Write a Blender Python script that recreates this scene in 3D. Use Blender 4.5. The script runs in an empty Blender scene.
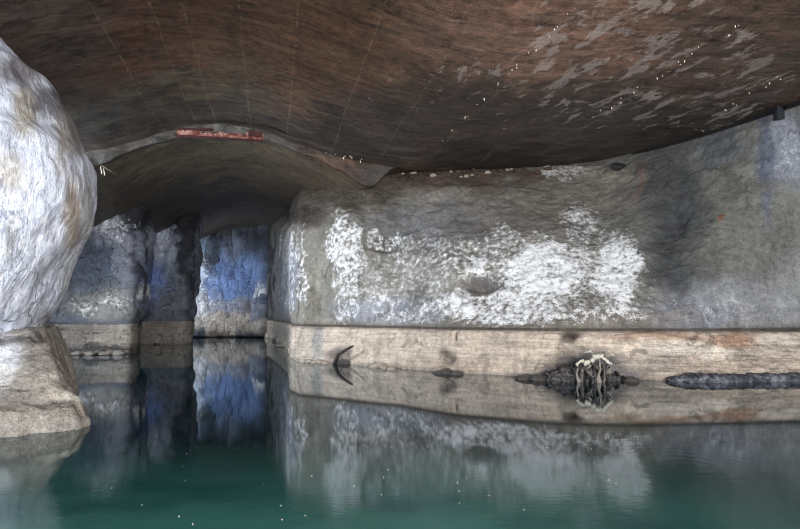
import bpy, bmesh, math, random
import numpy as np
from mathutils import Vector

random.seed(7)
rng = np.random.RandomState(11)
scene = bpy.context.scene
COL = scene.collection
R = math.radians

# ------------------------------------------------------------------ camera
F, H, CX, CY, HZ = 600.0, 1.6, 400.0, 264.5, 313.0
TH = math.atan((HZ - CY) / F)
CT, ST = math.cos(TH), math.sin(TH)
cam_d = bpy.data.cameras.new('camera')
cam = bpy.data.objects.new('camera', cam_d)
COL.objects.link(cam)
cam.location = (0, 0, H)
cam.rotation_euler = (math.pi / 2 + TH, 0, 0)
cam_d.sensor_width = 36.0
cam_d.lens = F * 36.0 / 800.0
cam_d.clip_end = 400
scene.camera = cam


def ray(px, py):
    a, b = (px - CX) / F, (CY - py) / F
    y = CT - b * ST
    return a / y, (ST + b * CT) / y


def PT(px, py, Y):
    a, b = ray(px, py)
    return np.array([a * Y, Y, H + b * Y])


def WL(px, py, z=0.0):
    a, b = ray(px, py)
    Y = (z - H) / b
    return np.array([a * Y, Y, z])


def proj(P):
    x, y, z = P[..., 0], P[..., 1], P[..., 2] - H
    d = np.maximum(y * CT + z * ST, 0.05)
    return CX + F * x / d, CY - F * (-y * ST + z * CT) / d


# vault axis (vanishing point of the seams lies left of the middle)
AX = math.atan(130 / 600)
U = np.array([-math.sin(AX), math.cos(AX)])
Pv = np.array([math.cos(AX), math.sin(AX)])


def st_xy(s, t):
    return s * Pv[0] + t * U[0], s * Pv[1] + t * U[1]


def xy_st(x, y):
    return x * Pv[0] + y * Pv[1], x * U[0] + y * U[1]


def smooth_profile(pts, sig):
    xs = np.linspace(-30, 30, 2401)
    p = np.array(pts, float)
    ys = np.interp(xs, p[:, 0], p[:, 1])
    k = np.exp(-0.5 * (np.arange(-160, 161) * 0.025 / sig) ** 2)
    k /= k.sum()
    yp = np.pad(ys, 160, mode='edge')
    ys = np.convolve(yp, k, 'valid')
    return lambda s: np.interp(s, xs, ys)


zA = smooth_profile([(-16, 2.6 + H), (-9, 4.3 + H), (-5.1, 5.15 + H), (-3.2, 5.85 + H), (-1.7, 6.18 + H), (-.3, 6.0 + H), (1, 5.6 + H),
                     (2.3, 5.25 + H), (4.3, 5.0 + H), (6.1, 5.1 + H), (9, 5.3 + H), (12, 5.55 + H), (14, 5.65 + H),
                     (24, 5.7 + H)], 0.5)
zB = smooth_profile([(-12, -1), (-9, 2.4 + H), (-6.9, 3.75 + H), (-5.3, 4.6 + H), (-4.2, 5.22 + H), (-3.2, 5.6 + H), (-2.2, 5.84 + H), (-1.2, 5.88 + H),
                     (-.2, 5.74 + H), (1, 5.38 + H), (2.3, 4.85 + H), (3.0, 4.4 + H), (3.45, 4.25 + H), (3.7, 4.7 + H), (4.0, 5.05 + H), (5.2, 5.2 + H), (7, 5.3 + H)], 0.26)


# ------------------------------------------------------------------ noise
_perm = rng.permutation(256)
_perm = np.concatenate([_perm, _perm, _perm])
_grad = rng.normal(size=(256, 3))
_grad /= np.linalg.norm(_grad, axis=1)[:, None]


def perlin(P):
    i = np.floor(P).astype(int)
    f = P - i
    u = f * f * f * (f * (f * 6 - 15) + 10)
    i &= 255
    out = 0
    for dx in (0, 1):
        wx = u[..., 0] if dx else 1 - u[..., 0]
        for dy in (0, 1):
            wy = u[..., 1] if dy else 1 - u[..., 1]
            for dz in (0, 1):
                wz = u[..., 2] if dz else 1 - u[..., 2]
                h = _perm[_perm[_perm[(i[..., 0] + dx) & 255] + ((i[..., 1] + dy) & 255)] + ((i[..., 2] + dz) & 255)]
                g = _grad[h]
                out = out + wx * wy * wz * (g[..., 0] * (f[..., 0] - dx) + g[..., 1] * (f[..., 1] - dy) + g[..., 2] * (f[..., 2] - dz))
    return out


def fbm(P, oct=4, gain=.5):
    P = np.asarray(P, float)
    a, r, fr = 1.0, 0, 1.0
    for k in range(oct):
        r = r + a * perlin(P * fr + 17.3 * k)
        a *= gain
        fr *= 2.03
    return r


def ridged(P, oct=4):
    a, r, fr = 1.0, 0, 1.0
    for k in range(oct):
        r = r + a * (1 - 2.2 * np.abs(perlin(P * fr + 9.1 * k)))
        a *= .5
        fr *= 2.1
    return r


# ------------------------------------------------------------------ meshes
def lin(c):
    c = np.asarray(c, float) / 255.0
    return np.where(c <= .04045, c / 12.92, ((c + .055) / 1.055) ** 2.4)


def grid_normals(P):
    du = np.gradient(P, axis=0)
    dv = np.gradient(P, axis=1)
    n = np.cross(du, dv)
    l = np.linalg.norm(n, axis=-1, keepdims=True)
    return n / np.maximum(l, 1e-9)


def link(name, me, mat, parent=None):
    o = bpy.data.objects.new(name, me)
    COL.objects.link(o)
    if mat:
        me.materials.append(mat)
    if parent:
        o.parent = parent
    return o


def grid_obj(name, P, mat, attrs=None, color=None, uv=None, wrap=False, flip=False, parent=None):
    nu, nv = P.shape[:2]
    idx = np.arange(nu * nv).reshape(nu, nv)
    if wrap:
        idx = np.vstack([idx, idx[:1]])
    a, b, c, d = idx[:-1, :-1], idx[1:, :-1], idx[1:, 1:], idx[:-1, 1:]
    q = np.stack([a, b, c, d] if not flip else [a, d, c, b], -1).reshape(-1, 4)
    me = bpy.data.meshes.new(name)
    me.from_pydata(P.reshape(-1, 3).tolist(), [], q.tolist())
    me.polygons.foreach_set('use_smooth', [True] * len(me.polygons))
    if color is not None:
        at = me.color_attributes.new('tone', 'FLOAT_COLOR', 'POINT')
        c4 = np.ones((nu * nv, 4), np.float32)
        c4[:, :3] = color.reshape(-1, 3)
        at.data.foreach_set('color', c4.ravel())
    for k, v in (attrs or {}).items():
        at = me.attributes.new(k, 'FLOAT', 'POINT')
        at.data.foreach_set('value', np.asarray(v, np.float32).ravel())
    if uv is not None:
        u = me.uv_layers.new(name='UVMap')
        li = np.empty(len(me.loops), np.int32)
        me.loops.foreach_get('vertex_index', li)
        u.data.foreach_set('uv', uv.reshape(-1, 2)[li].astype(np.float32).ravel())
    me.update()
    return link(name, me, mat, parent)


def tag(o, label, cat, group=None, kind=None):
    o['label'] = label
    o['category'] = cat
    if group:
        o['group'] = group
    if kind:
        o['kind'] = kind
    return o


def empty(name, loc, label, cat, group=None):
    o = bpy.data.objects.new(name, None)
    COL.objects.link(o)
    o.location = loc
    o.empty_display_size = .1
    return tag(o, label, cat, group)


def paint(px, py, base, blobs, P, warp=9.0):
    """colour patches: ellipses with torn edges; returns linear colour"""
    wx = fbm(P * .9, 4) * warp * 2
    wy = fbm(P * .9 + 40, 4) * warp * 2
    x, y = px + wx, py + wy
    out = np.empty(px.shape + (3,))
    out[:] = lin(base)
    for (cx, cy, rx, ry, c, k) in blobs:
        r = np.sqrt(((x - cx) / rx) ** 2 + ((y - cy) / ry) ** 2)
        w = np.clip(1.5 - r, 0, 1)
        w = (w * w * (3 - 2 * w) * k)[..., None]
        out = out * (1 - w) + lin(c) * w
    return out


def mask(px, py, blobs, P, warp=8.0):
    wx = fbm(P * 1.1 + 5, 4) * warp * 2
    wy = fbm(P * 1.1 + 60, 4) * warp * 2
    x, y = px + wx, py + wy
    m = np.zeros(px.shape)
    for (cx, cy, rx, ry, k) in blobs:
        r = np.sqrt(((x - cx) / rx) ** 2 + ((y - cy) / ry) ** 2)
        w = np.clip(1.5 - r, 0, 1)
        w = w * w * (3 - 2 * w)
        if k >= 0:
            m = np.maximum(m, w * k)
        else:
            m = m * (1 + k * w)
    return m


# ------------------------------------------------------------------ materials
class NT:
    def __init__(s, name):
        s.m = bpy.data.materials.new(name)
        s.m.use_nodes = True
        s.t = s.m.node_tree
        s.t.nodes.clear()
        s.out = s.t.nodes.new('ShaderNodeOutputMaterial')

    def n(s, typ, ins=None, **kw):
        nd = s.t.nodes.new(typ)
        for k, v in kw.items():
            setattr(nd, k, v)
        for k, v in (ins or {}).items():
            sock = nd.inputs[k]
            if isinstance(v, bpy.types.NodeSocket):
                s.t.links.new(v, sock)
            else:
                sock.default_value = v
        return nd

    def math(s, op, a, b=0.0, c=0.0, clamp=False):
        return s.n('ShaderNodeMath', {0: a, 1: b, 2: c}, operation=op, use_clamp=clamp).outputs[0]

    def attr(s, name, out='Fac'):
        return s.n('ShaderNodeAttribute', attribute_name=name).outputs[out]

    def coord(s, which='Object'):
        return s.n('ShaderNodeTexCoord').outputs[which]

    def mapping(s, v, scale=(1, 1, 1), rot=(0, 0, 0), loc=(0, 0, 0)):
        return s.n('ShaderNodeMapping', {'Vector': v, 'Scale': scale, 'Rotation': rot, 'Location': loc}).outputs[0]

    def noise(s, v, scale, detail=6, rough=.55, dist=0.0):
        return s.n('ShaderNodeTexNoise', {'Vector': v, 'Scale': scale, 'Detail': detail, 'Roughness': rough, 'Distortion': dist}).outputs['Fac']

    def ramp(s, f, lo, hi, a=0.0, b=1.0):
        return s.n('ShaderNodeMapRange', {'Value': f, 'From Min': lo, 'From Max': hi, 'To Min': a, 'To Max': b}, clamp=True).outputs[0]

    def mix(s, f, a, b, blend='MIX'):
        nd = s.t.nodes.new('ShaderNodeMix')
        nd.data_type = 'RGBA'
        nd.blend_type = blend
        for i, v in ((0, f), (6, a), (7, b)):
            sk = nd.inputs[i]
            if isinstance(v, bpy.types.NodeSocket):
                s.t.links.new(v, sk)
            else:
                if i and not isinstance(v, float) and len(v) == 3:
                    v = (*v, 1)
                sk.default_value = v
        return nd.outputs[2]

    def scale(s, col, f):
        nd = s.n('ShaderNodeVectorMath', {0: col, 'Scale': f}, operation='SCALE')
        return nd.outputs[0]

    def bump(s, h, strength=.5, dist=.1, normal=None):
        ins = {'Height': h, 'Strength': strength, 'Distance': dist}
        if normal is not None:
            ins['Normal'] = normal
        return s.n('ShaderNodeBump', ins).outputs[0]

    def principled(s, **ins):
        b = s.n('ShaderNodeBsdfPrincipled', {k.replace('_', ' '): v for k, v in ins.items()})
        s.t.links.new(b.outputs[0], s.out.inputs[0])
        return s.m


def C(r, g, b):
    return (*lin((r, g, b)).tolist(), 1)


def rock_material(name, white=(232, 234, 236), bumpk=.6, layer=True):
    t = NT(name)
    co = t.coord()
    base = t.attr('tone', 'Color')
    n1 = t.noise(co, 1.3, 8, .62)
    n2 = t.noise(co, 7, 7, .65)
    n3 = t.noise(co, 30, 4, .6)
    streak = t.noise(t.mapping(co, (3.2, 3.2, .28)), 1.2, 5, .6)      # rain-down stains
    lay = t.noise(t.mapping(co, (.5, .5, 9)), 1.6, 5, .65)            # bedding
    v = t.math('ADD', t.ramp(n1, .3, .7, .72, 1.28), t.ramp(n2, .25, .75, -.36, .36))
    v = t.math('ADD', v, t.ramp(n3, .3, .7, -.3, .3))
    v = t.math('ADD', v, t.ramp(streak, .3, .7, -.17, .17))
    band = t.attr('band')
    v = t.math('ADD', v, t.math('MULTIPLY', band, t.ramp(lay, .35, .65, -.2, .2)))
    col = t.scale(base, v)
    # white mineral bloom, broken up by grain
    dep = t.attr('bloom')
    g = t.math('ADD', t.math('MULTIPLY', t.math('SUBTRACT', n2, .5), 2.2), t.math('MULTIPLY', t.math('SUBTRACT', n1, .5), .9))
    g = t.math('ADD', g, t.math('MULTIPLY', t.math('SUBTRACT', n3, .5), 1.0))
    f = t.ramp(t.math('ADD', dep, g), .33, .85)
    f = t.math('MULTIPLY', f, t.ramp(dep, .02, .25))
    wc = t.scale(t.n('ShaderNodeRGB').outputs[0], t.ramp(n3, .3, .7, .92, 1.14))
    t.t.nodes[-1]
    for nd in t.t.nodes:
        if nd.type == 'RGB':
            nd.outputs[0].default_value = C(*white)
    col = t.mix(f, col, wc)
    # cracks
    vor = t.n('ShaderNodeTexVoronoi', {'Vector': t.mapping(co, (1, 1, .8)), 'Scale': .55}, feature='DISTANCE_TO_EDGE').outputs['Distance']
    vor = t.math('ADD', vor, t.math('MULTIPLY', t.math('SUBTRACT', n2, .5), .22))
    ck = t.math('MULTIPLY', t.ramp(vor, .0, .035, 1, 0), t.ramp(n1, .5, .62))
    col = t.mix(t.math('MULTIPLY', ck, .45), col, (.02, .019, .018))
    h = t.math('ADD', t.math('MULTIPLY', n1, .5), t.math('MULTIPLY', n2, .35))
    h = t.math('ADD', h, t.math('MULTIPLY', n3, .12))
    h = t.math('ADD', h, t.math('MULTIPLY', t.math('MULTIPLY', lay, band), .3))
    h = t.math('SUBTRACT', h, t.math('MULTIPLY', ck, .2))
    return t.principled(Base_Color=col, Roughness=.82, Normal=t.bump(h, bumpk, .35))


M_wall = rock_material('quarry_rock')


def pillar_material():
    t = NT('white_veined_rock')
    co = t.coord()
    base = t.attr('tone', 'Color')
    n1 = t.noise(co, .9, 8, .62)
    n2 = t.noise(co, 6, 7, .65)
    n3 = t.noise(co, 26, 4, .6)
    d = t.mapping(co, (1.0, 1.0, .3), (0, R(-32), 0))
    st = t.noise(d, 3.2, 8, .65, 1.2)
    st2 = t.noise(t.mapping(co, (1.4, 1.4, .35), (0, R(-25), 0)), 7.5, 6, .6, .8)
    v = t.math('ADD', t.ramp(st, .34, .6, .6, 1.12), t.ramp(n2, .3, .7, -.12, .12))
    v = t.math('ADD', v, t.ramp(n3, .3, .7, -.08, .08))
    col = t.scale(base, v)
    vein = t.ramp(t.math('ABSOLUTE', t.math('SUBTRACT', st2, .5)), 0, .03, 1, 0)
    col = t.mix(t.math('MULTIPLY', vein, t.ramp(n1, .38, .58, .1, .9)), col, C(92, 100, 124))
    vor = t.n('ShaderNodeTexVoronoi', {'Vector': t.n('ShaderNodeVectorMath', {0: co, 1: t.n('ShaderNodeTexNoise', {'Vector': co, 'Scale': 1.6, 'Detail': 5}).outputs['Color']}, operation='ADD').outputs[0], 'Scale': 1.1}, feature='DISTANCE_TO_EDGE').outputs['Distance']
    ck = t.math('MULTIPLY', t.ramp(vor, 0, .03, 1, 0), t.attr('band'))
    col = t.mix(t.math('MULTIPLY', ck, .7), col, C(58, 60, 66))
    wf = t.math('MULTIPLY', t.ramp(n2, .5, .62), t.attr('bloom'))
    col = t.mix(wf, col, C(236, 240, 246))
    h = t.math('ADD', t.math('MULTIPLY', st, .8), t.math('MULTIPLY', n2, .3))
    h = t.math('ADD', h, t.math('MULTIPLY', n3, .1))
    h = t.math('SUBTRACT', h, t.math('MULTIPLY', ck, .25))
    return t.principled(Base_Color=col, Roughness=.7, Normal=t.bump(h, .5, .25))


M_pillar = pillar_material()


def ceiling_material(name, seams):
    t = NT(name)
    uv = t.coord('UV')
    co = t.coord()
    base = t.attr('tone', 'Color')
    sep = t.n('ShaderNodeSeparateXYZ', {0: uv})
    s, tt = sep.outputs[0], sep.outputs[1]
    n1 = t.noise(uv, .9, 8, .62)
    n2 = t.noise(uv, 5, 7, .65)
    n3 = t.noise(uv, 24, 4, .6)
    bands = t.noise(t.mapping(uv, (.5, 2.5, 1)), 1.7, 8, .7, .5)
    bands2 = t.noise(t.mapping(uv, (.9, 7, 1)), 1.6, 7, .7, .4)
    v = t.math('ADD', t.ramp(n1, .3, .7, .7, 1.3), t.ramp(bands, .3, .7, -.5, .5))
    v = t.math('ADD', v, t.ramp(bands2, .3, .7, -.2, .2))
    v = t.math('ADD', v, t.ramp(n2, .3, .7, -.55, .55))
    v = t.math('ADD', v, t.ramp(n3, .3, .7, -.45, .45))
    v = t.math('MAXIMUM', v, .12)
    col = t.scale(base, v)
    hue = t.ramp(t.noise(uv, .6, 6, .6, .6), .45, .62)
    col = t.mix(t.math('MULTIPLY', hue, .3), col, t.mix(1.0, col, (1.1, .92, .78), 'MULTIPLY'))
    # pale flaking patches
    pn = t.noise(t.mapping(uv, (1.5, .62, 1), (0, 0, R(12))), 1.5, 9, .66, .4)
    pf = t.math('ADD', t.math('SUBTRACT', pn, .5), t.math('MULTIPLY', t.math('SUBTRACT', n2, .5), .25))
    pf = t.math('ADD', pf, t.math('MULTIPLY', t.math('SUBTRACT', t.attr('bloom'), 1), .26))
    pf = t.ramp(pf, .015, .07)
    pc = t.scale(base, 2.7)
    col = t.mix(t.math('MULTIPLY', pf, .8), col, t.mix(.9, pc, C(166, 158, 156)))
    # formwork seams along the vault
    seam = 0.0
    grain = t.ramp(t.noise(t.mapping(uv, (3, 1.6, 1)), 4, 4, .6), .45, .6)
    wob = t.math('MULTIPLY', t.math('SUBTRACT', t.noise(uv, .7, 3), .5), .12)
    sw = t.math('ADD', s, wob)
    for s0 in seams:
        d = t.math('ABSOLUTE', t.math('SUBTRACT', sw, s0))
        ln = t.ramp(d, .012, .03, 1, 0)
        seam = ln if isinstance(seam, float) else t.math('MAXIMUM', seam, ln)
    col = t.mix(t.math('MULTIPLY', seam, t.math('MULTIPLY', grain, .45)), col, C(150, 136, 118))
    # faint board joints across the vault
    bj = t.math('PINGPONG', t.math('ADD', tt, t.math('MULTIPLY', t.math('SUBTRACT', n1, .5), .25)), .6)
    bl = t.math('MULTIPLY', t.ramp(bj, .0, .035, 1, 0), t.ramp(bands, .45, .6))
    col = t.mix(t.math('MULTIPLY', bl, .55), col, (.006, .005, .004))
    # black damp streaks and pale lime bloom running across the boards
    big = t.noise(t.mapping(uv, (.45, 1.5, 1), (0, 0, 0), (7, 3, 0)), .9, 8, .68, .6)
    col = t.mix(t.ramp(big, .55, .72, 0, .8), col, t.scale(col, .25))
    col = t.mix(t.ramp(t.noise(t.mapping(uv, (.5, 1.7, 1), (0, 0, 0), (1, 9, 4)), 1.2, 9, .7, .5), .54, .72, 0, .6), col, t.mix(.5, t.scale(base, 1.9), C(128, 122, 108)))
    h = t.math('ADD', t.math('MULTIPLY', n1, .3), t.math('MULTIPLY', n2, .3))
    h = t.math('ADD', h, t.math('MULTIPLY', bands2, .25))
    h = t.math('ADD', h, t.math('MULTIPLY', n3, .1))
    return t.principled(Base_Color=col, Roughness=.62, Normal=t.bump(h, .5, .2))


SEAMS = [-3.4, -2.4, -1.8, -.7, .45, 1.9, 3.4, 5.0, 6.9, 8.7, 10.5, 12.2, 14.0]
M_ceil = ceiling_material('board_marked_concrete', SEAMS)


def plain(name, col, rough=.8, var=.25, scale=9, bump=.4, metallic=0.0, col2=None):
    t = NT(name)
    co = t.coord()
    n = t.noise(co, scale, 7, .65)
    n2 = t.noise(co, scale * 4, 4, .6)
    c = t.scale(t.mix(t.ramp(n, .42, .6), C(*col), C(*(col2 or col))), t.math('ADD', t.ramp(n, .3, .7, 1 - var, 1 + var), t.ramp(n2, .3, .7, -var * .6, var * .6)))
    return t.principled(Base_Color=c, Roughness=rough, Metallic=metallic, Normal=t.bump(t.math('ADD', n, t.math('MULTIPLY', n2, .4)), bump, .05))


M_rust = plain('rusted_iron', (122, 62, 50), .85, .4, 5, .6, col2=(176, 136, 128))
M_rustdark = plain('dark_rusted_iron', (62, 24, 22), .85, .4, 5, .6)
M_iron = plain('dark_iron', (36, 38, 46), .6, .25, 12, .3)
M_darkstone = plain('dark_wet_stone', (72, 69, 69), .5, .5, 9, .9, col2=(110, 104, 98))
M_sill = plain('dark_wet_sill', (54, 56, 64), .55, .5, 5, .8, col2=(104, 106, 112))
M_palestone = plain('pale_limestone', (178, 168, 154), .8, .3, 6, .7)
M_greystone = plain('grey_limestone', (128, 122, 114), .8, .3, 6, .7)
M_brownstone = plain('brown_rubble', (80, 64, 56), .8, .35, 6, .7)
M_crust = plain('white_calcite_crust', (214, 212, 198), .6, .2, 14, .7, col2=(190, 186, 172))
M_wetdark = plain('black_wet_flowstone', (38, 38, 44), .4, .5, 22, .9, col2=(104, 100, 98))
M_black = plain('black_stone', (24, 23, 25), .7, .3, 9, .6)
M_straw = plain('white_calcite_straw', (226, 214, 196), .4, .15, 20, .3)
M_wood = plain('wet_driftwood', (52, 46, 42), .7, .35, 14, .6)


def ledge_material():
    t = NT('layered_grey_rock')
    co = t.coord()
    base = t.attr('tone', 'Color')
    n1 = t.noise(co, 1.6, 8, .62)
    n2 = t.noise(co, 9, 7, .68)
    n3 = t.noise(co, 36, 4, .6)
    v = t.math('ADD', t.ramp(n1, .3, .7, .65, 1.3), t.ramp(n2, .3, .7, -.4, .4))
    v = t.math('ADD', v, t.ramp(n3, .3, .7, -.25, .25))
    col = t.scale(base, v)
    sp = t.math('MULTIPLY', t.ramp(n3, .6, .68), t.ramp(n1, .45, .6))
    col = t.mix(t.math('MULTIPLY', sp, .6), col, C(226, 218, 204))
    h = t.math('ADD', t.math('MULTIPLY', n1, .4), t.math('MULTIPLY', n2, .35))
    h = t.math('ADD', h, t.math('MULTIPLY', n3, .15))
    return t.principled(Base_Color=col, Roughness=.85, Normal=t.bump(h, .7, .2))


M_ledge = ledge_material()


def water_material():
    t = NT('teal_water')
    co = t.coord()
    n1 = t.noise(t.mapping(co, (.55, 1.5, 1)), 1.6, 4, .5, .3)
    n2 = t.noise(t.mapping(co, (1.6, 3.2, 1)), 7.0, 4, .6, .4)
    # rings spreading from a drip
    c0 = WL(690, 466)
    dv = t.n('ShaderNodeVectorMath', {0: co, 1: (c0[0], c0[1], 0)}, operation='DISTANCE').outputs['Value']
    rg = t.math('SINE', t.math('MULTIPLY', t.math('ADD', dv, t.math('MULTIPLY', n1, .25)), 34))
    rg = t.math('MULTIPLY', rg, t.ramp(dv, .2, 2.2, 1, 0))
    # calmer further off, livelier near the shore where the camera stands
    sep = t.n('ShaderNodeSeparateXYZ', {0: co})
    near = t.ramp(sep.outputs[1], 3, 7.5, 1, .12)
    h = t.math('ADD', t.math('MULTIPLY', n1, .35), t.math('MULTIPLY', n2, .42))
    h = t.math('MULTIPLY', h, near)
    h = t.math('ADD', h, t.math('MULTIPLY', rg, .06))
    nrm = t.bump(h, 1.0, .0026)
    fr = t.n('ShaderNodeFresnel', {'IOR': 1.46, 'Normal': nrm}).outputs[0]
    gl = t.n('ShaderNodeBsdfGlossy', {'Color': (.93, .97, 1, 1), 'Roughness': .008, 'Normal': nrm}).outputs[0]
    blot = t.noise(t.mapping(co, (.5, .9, 1)), .9, 5, .6)
    near_teal = t.ramp(t.math('ADD', sep.outputs[1], t.math('MULTIPLY', t.math('SUBTRACT', blot, .5), 5)), 4.2, 7.8, 1, 0)  # nearer water made brighter teal, shore light put into the body colour
    near_teal = t.math('MULTIPLY', near_teal, t.ramp(sep.outputs[0], .6, 3.6, 1, .3))
    wc = t.mix(near_teal, C(9, 33, 39), t.mix(t.ramp(blot, .38, .64), C(46, 108, 106), C(92, 172, 160)))
    df = t.n('ShaderNodeBsdfDiffuse', {'Color': wc}).outputs[0]
    tr = t.n('ShaderNodeBsdfTransparent', {'Color': (.30, .72, .66, 1)}).outputs[0]
    body = t.n('ShaderNodeMixShader', {0: .22, 1: df, 2: tr}).outputs[0]
    mx = t.n('ShaderNodeMixShader', {0: fr, 1: body, 2: gl}).outputs[0]
    t.t.links.new(mx, t.out.inputs[0])
    return t.m


M_water = water_material()


# ------------------------------------------------------------------ ceiling of the near chamber
def build_ceiling():
    s = np.linspace(-15, 22, 300)
    tt = np.linspace(-9, 23.5, 260)
    S, T = np.meshgrid(s, tt, indexing='ij')
    X, Y = st_xy(S, T)
    Z = zAf(S, T)
    P = np.stack([X, Y, Z], -1)
    px, py = proj(P)
    blobs = [
        (150, 40, 160, 60, (84, 60, 48), 1), (40, 30, 70, 45, (78, 68, 62), .9), (300, 50, 140, 50, (92, 67, 50), 1),
        (190, 90, 90, 22, (82, 72, 58), .9), (180, 122, 130, 28, (58, 52, 45), 1), (370, 140, 110, 30, (50, 42, 37), 1), (90, 130, 40, 45, (62, 58, 54), .9),
        (560, 30, 150, 50, (124, 98, 85), 1), (480, 115, 120, 36, (66, 55, 48), 1), (640, 120, 150, 40, (70, 62, 57), .9),
        (740, 45, 90, 55, (92, 76, 68), .9), (520, 160, 100, 16, (46, 39, 35), 1), (720, 125, 90, 22, (60, 55, 50), .8),
    ]
    col = paint(px, py, (92, 72, 60), blobs, P, 14)
    col[Y < 3] = lin((96, 76, 64))
    bl = mask(px, py, [(640, 60, 170, 80, 1.0), (520, 70, 110, 70, .72), (420, 70, 110, 60, .55), (200, 90, 130, 60, .2), (760, 110, 90, 60, .85)], P, 14)
    o = grid_obj('ceiling', P, M_ceil, {'bloom': bl}, col, np.stack([S, T], -1))
    o['kind'] = 'structure'
    m = o.modifiers.new('thick', 'SOLIDIFY')
    m.thickness = .5
    m.offset = -1.0 if grid_normals(P)[150, 130, 2] > 0 else 1.0
    m.offset = -m.offset
    return o


def build_tunnel_ceiling():
    s = np.linspace(-11, 6, 220)
    rows = []
    zf = lambda k: zA(s) * (1 - k) + zB(s) * k
    for k in np.linspace(0, 1, 16):
        rows.append((20 + 0 * s, zf(k) + (.5 * (1 - k))))
    for d in np.linspace(.03, .3, 5):
        rows.append((20 + d + 0 * s, zB(s)))
    ss = lambda a, b, v: (lambda k: k * k * (3 - 2 * k))(np.clip((v - a) / (b - a), 0, 1))
    for t in np.linspace(20.5, 46, 170):
        low = (.15 + 0 * t) * ss(21, 24.3, t) * (1 - ss(35, 39, t)) * (1 - ss(-6.0, -3.4, s))
        rows.append((t + 0 * s, zB(s) - low))
    T = np.stack([r[0] for r in rows], 1)
    Z = np.stack([r[1] for r in rows], 1)
    S = np.repeat(s[:, None], len(rows), 1)
    X, Y = st_xy(S, T)
    Q = np.stack([S * .4, T * .4, Z * .4], -1)
    P = np.stack([X, Y, Z + (.08 + .05 * np.clip((T - 20.5) / 3, 0, 1)) * fbm(Q, 4)], -1)
    fr = .16 * fbm(Q * 2.2, 4) + .04 * fbm(Q * 9, 3)
    P[..., 1] += fr
    P[..., 2] += (.10 * fbm(Q * 3.1 + 5, 4)) * (np.arange(S.shape[1]) < 22)[None, :]
    px, py = proj(P)
    col = paint(px, py, (70, 63, 54), [(200, 160, 110, 22, (88, 80, 64), 1), (310, 180, 60, 25, (90, 78, 64), 1), (230, 200, 70, 18, (62, 56, 46), .8)], P, 8)
    rim = np.zeros(S.shape)
    rim[:, :20] = 1
    rc = paint(px, py, (66, 62, 57), [(335, 168, 45, 25, (76, 56, 44), 1), (392, 172, 44, 16, (52, 44, 38), 1), (110, 155, 40, 20, (56, 53, 49), 1), (230, 128, 30, 6, (96, 94, 88), .8)], P, 8)
    col = np.where(rim[..., None] > 0, rc, col)
    o = grid_obj('ceiling_tunnel', P, M_ceil2, {'bloom': S * 0}, col, np.stack([S, T + Z], -1))
    o['kind'] = 'structure'
    m = o.modifiers.new('thick', 'SOLIDIFY')
    m.thickness = .3
    m.offset = 1.0
    return o


M_ceil2 = ceiling_material('dark_vault_concrete', [-40.0])


# ------------------------------------------------------------------ walls
def densify(cols, rows_n, us):
    """cols: [(key, [row points])]; linear across keys, rows resampled"""
    keys = np.array([c[0] for c in cols], float)
    K = np.array([c[1] for c in cols])                       # ncol, nrow, 3
    D = np.stack([[np.interp(us, keys, K[:, r, k]) for k in range(3)] for r in range(K.shape[1])], 0)   # nrow,3,nu
    D = D.transpose(2, 0, 1)
    out = []
    for r in range(K.shape[1] - 1):
        n = rows_n[r]
        for i in range(n):
            f = i / n
            out.append(D[:, r] * (1 - f) + D[:, r + 1] * f)
    out.append(D[:, -1])
    return np.stack(out, 1)


def blur_v(P, k, lo, hi):
    Q = P.copy()
    for _ in range(k):
        Q[:, lo + 1:hi - 1] = (Q[:, lo:hi - 2] + 2 * Q[:, lo + 1:hi - 1] + Q[:, lo + 2:hi]) / 4
    return Q


def blur_u(P, k):
    Q = P.copy()
    for _ in range(k):
        Q[1:-1] = (Q[:-2] + 2 * Q[1:-1] + Q[2:]) / 4
    return Q


def zAf(s, t):
    s, t = np.asarray(s, float), np.asarray(t, float)
    Q = np.stack([s * .25, t * .25, s * 0 + 3], -1)
    return zA(s) + .16 * fbm(Q, 4) + .05 * fbm(Q * 5, 3)


def ceil_hit(px, py, gap):
    a, b = ray(px, py)
    ys = np.linspace(8, 30, 1200)
    z = H + b * ys
    zc = zAf(*xy_st(a * ys, ys)) - gap
    i = np.argmax(z > zc)
    return np.array([a * ys[i], ys[i], z[i]])


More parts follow.
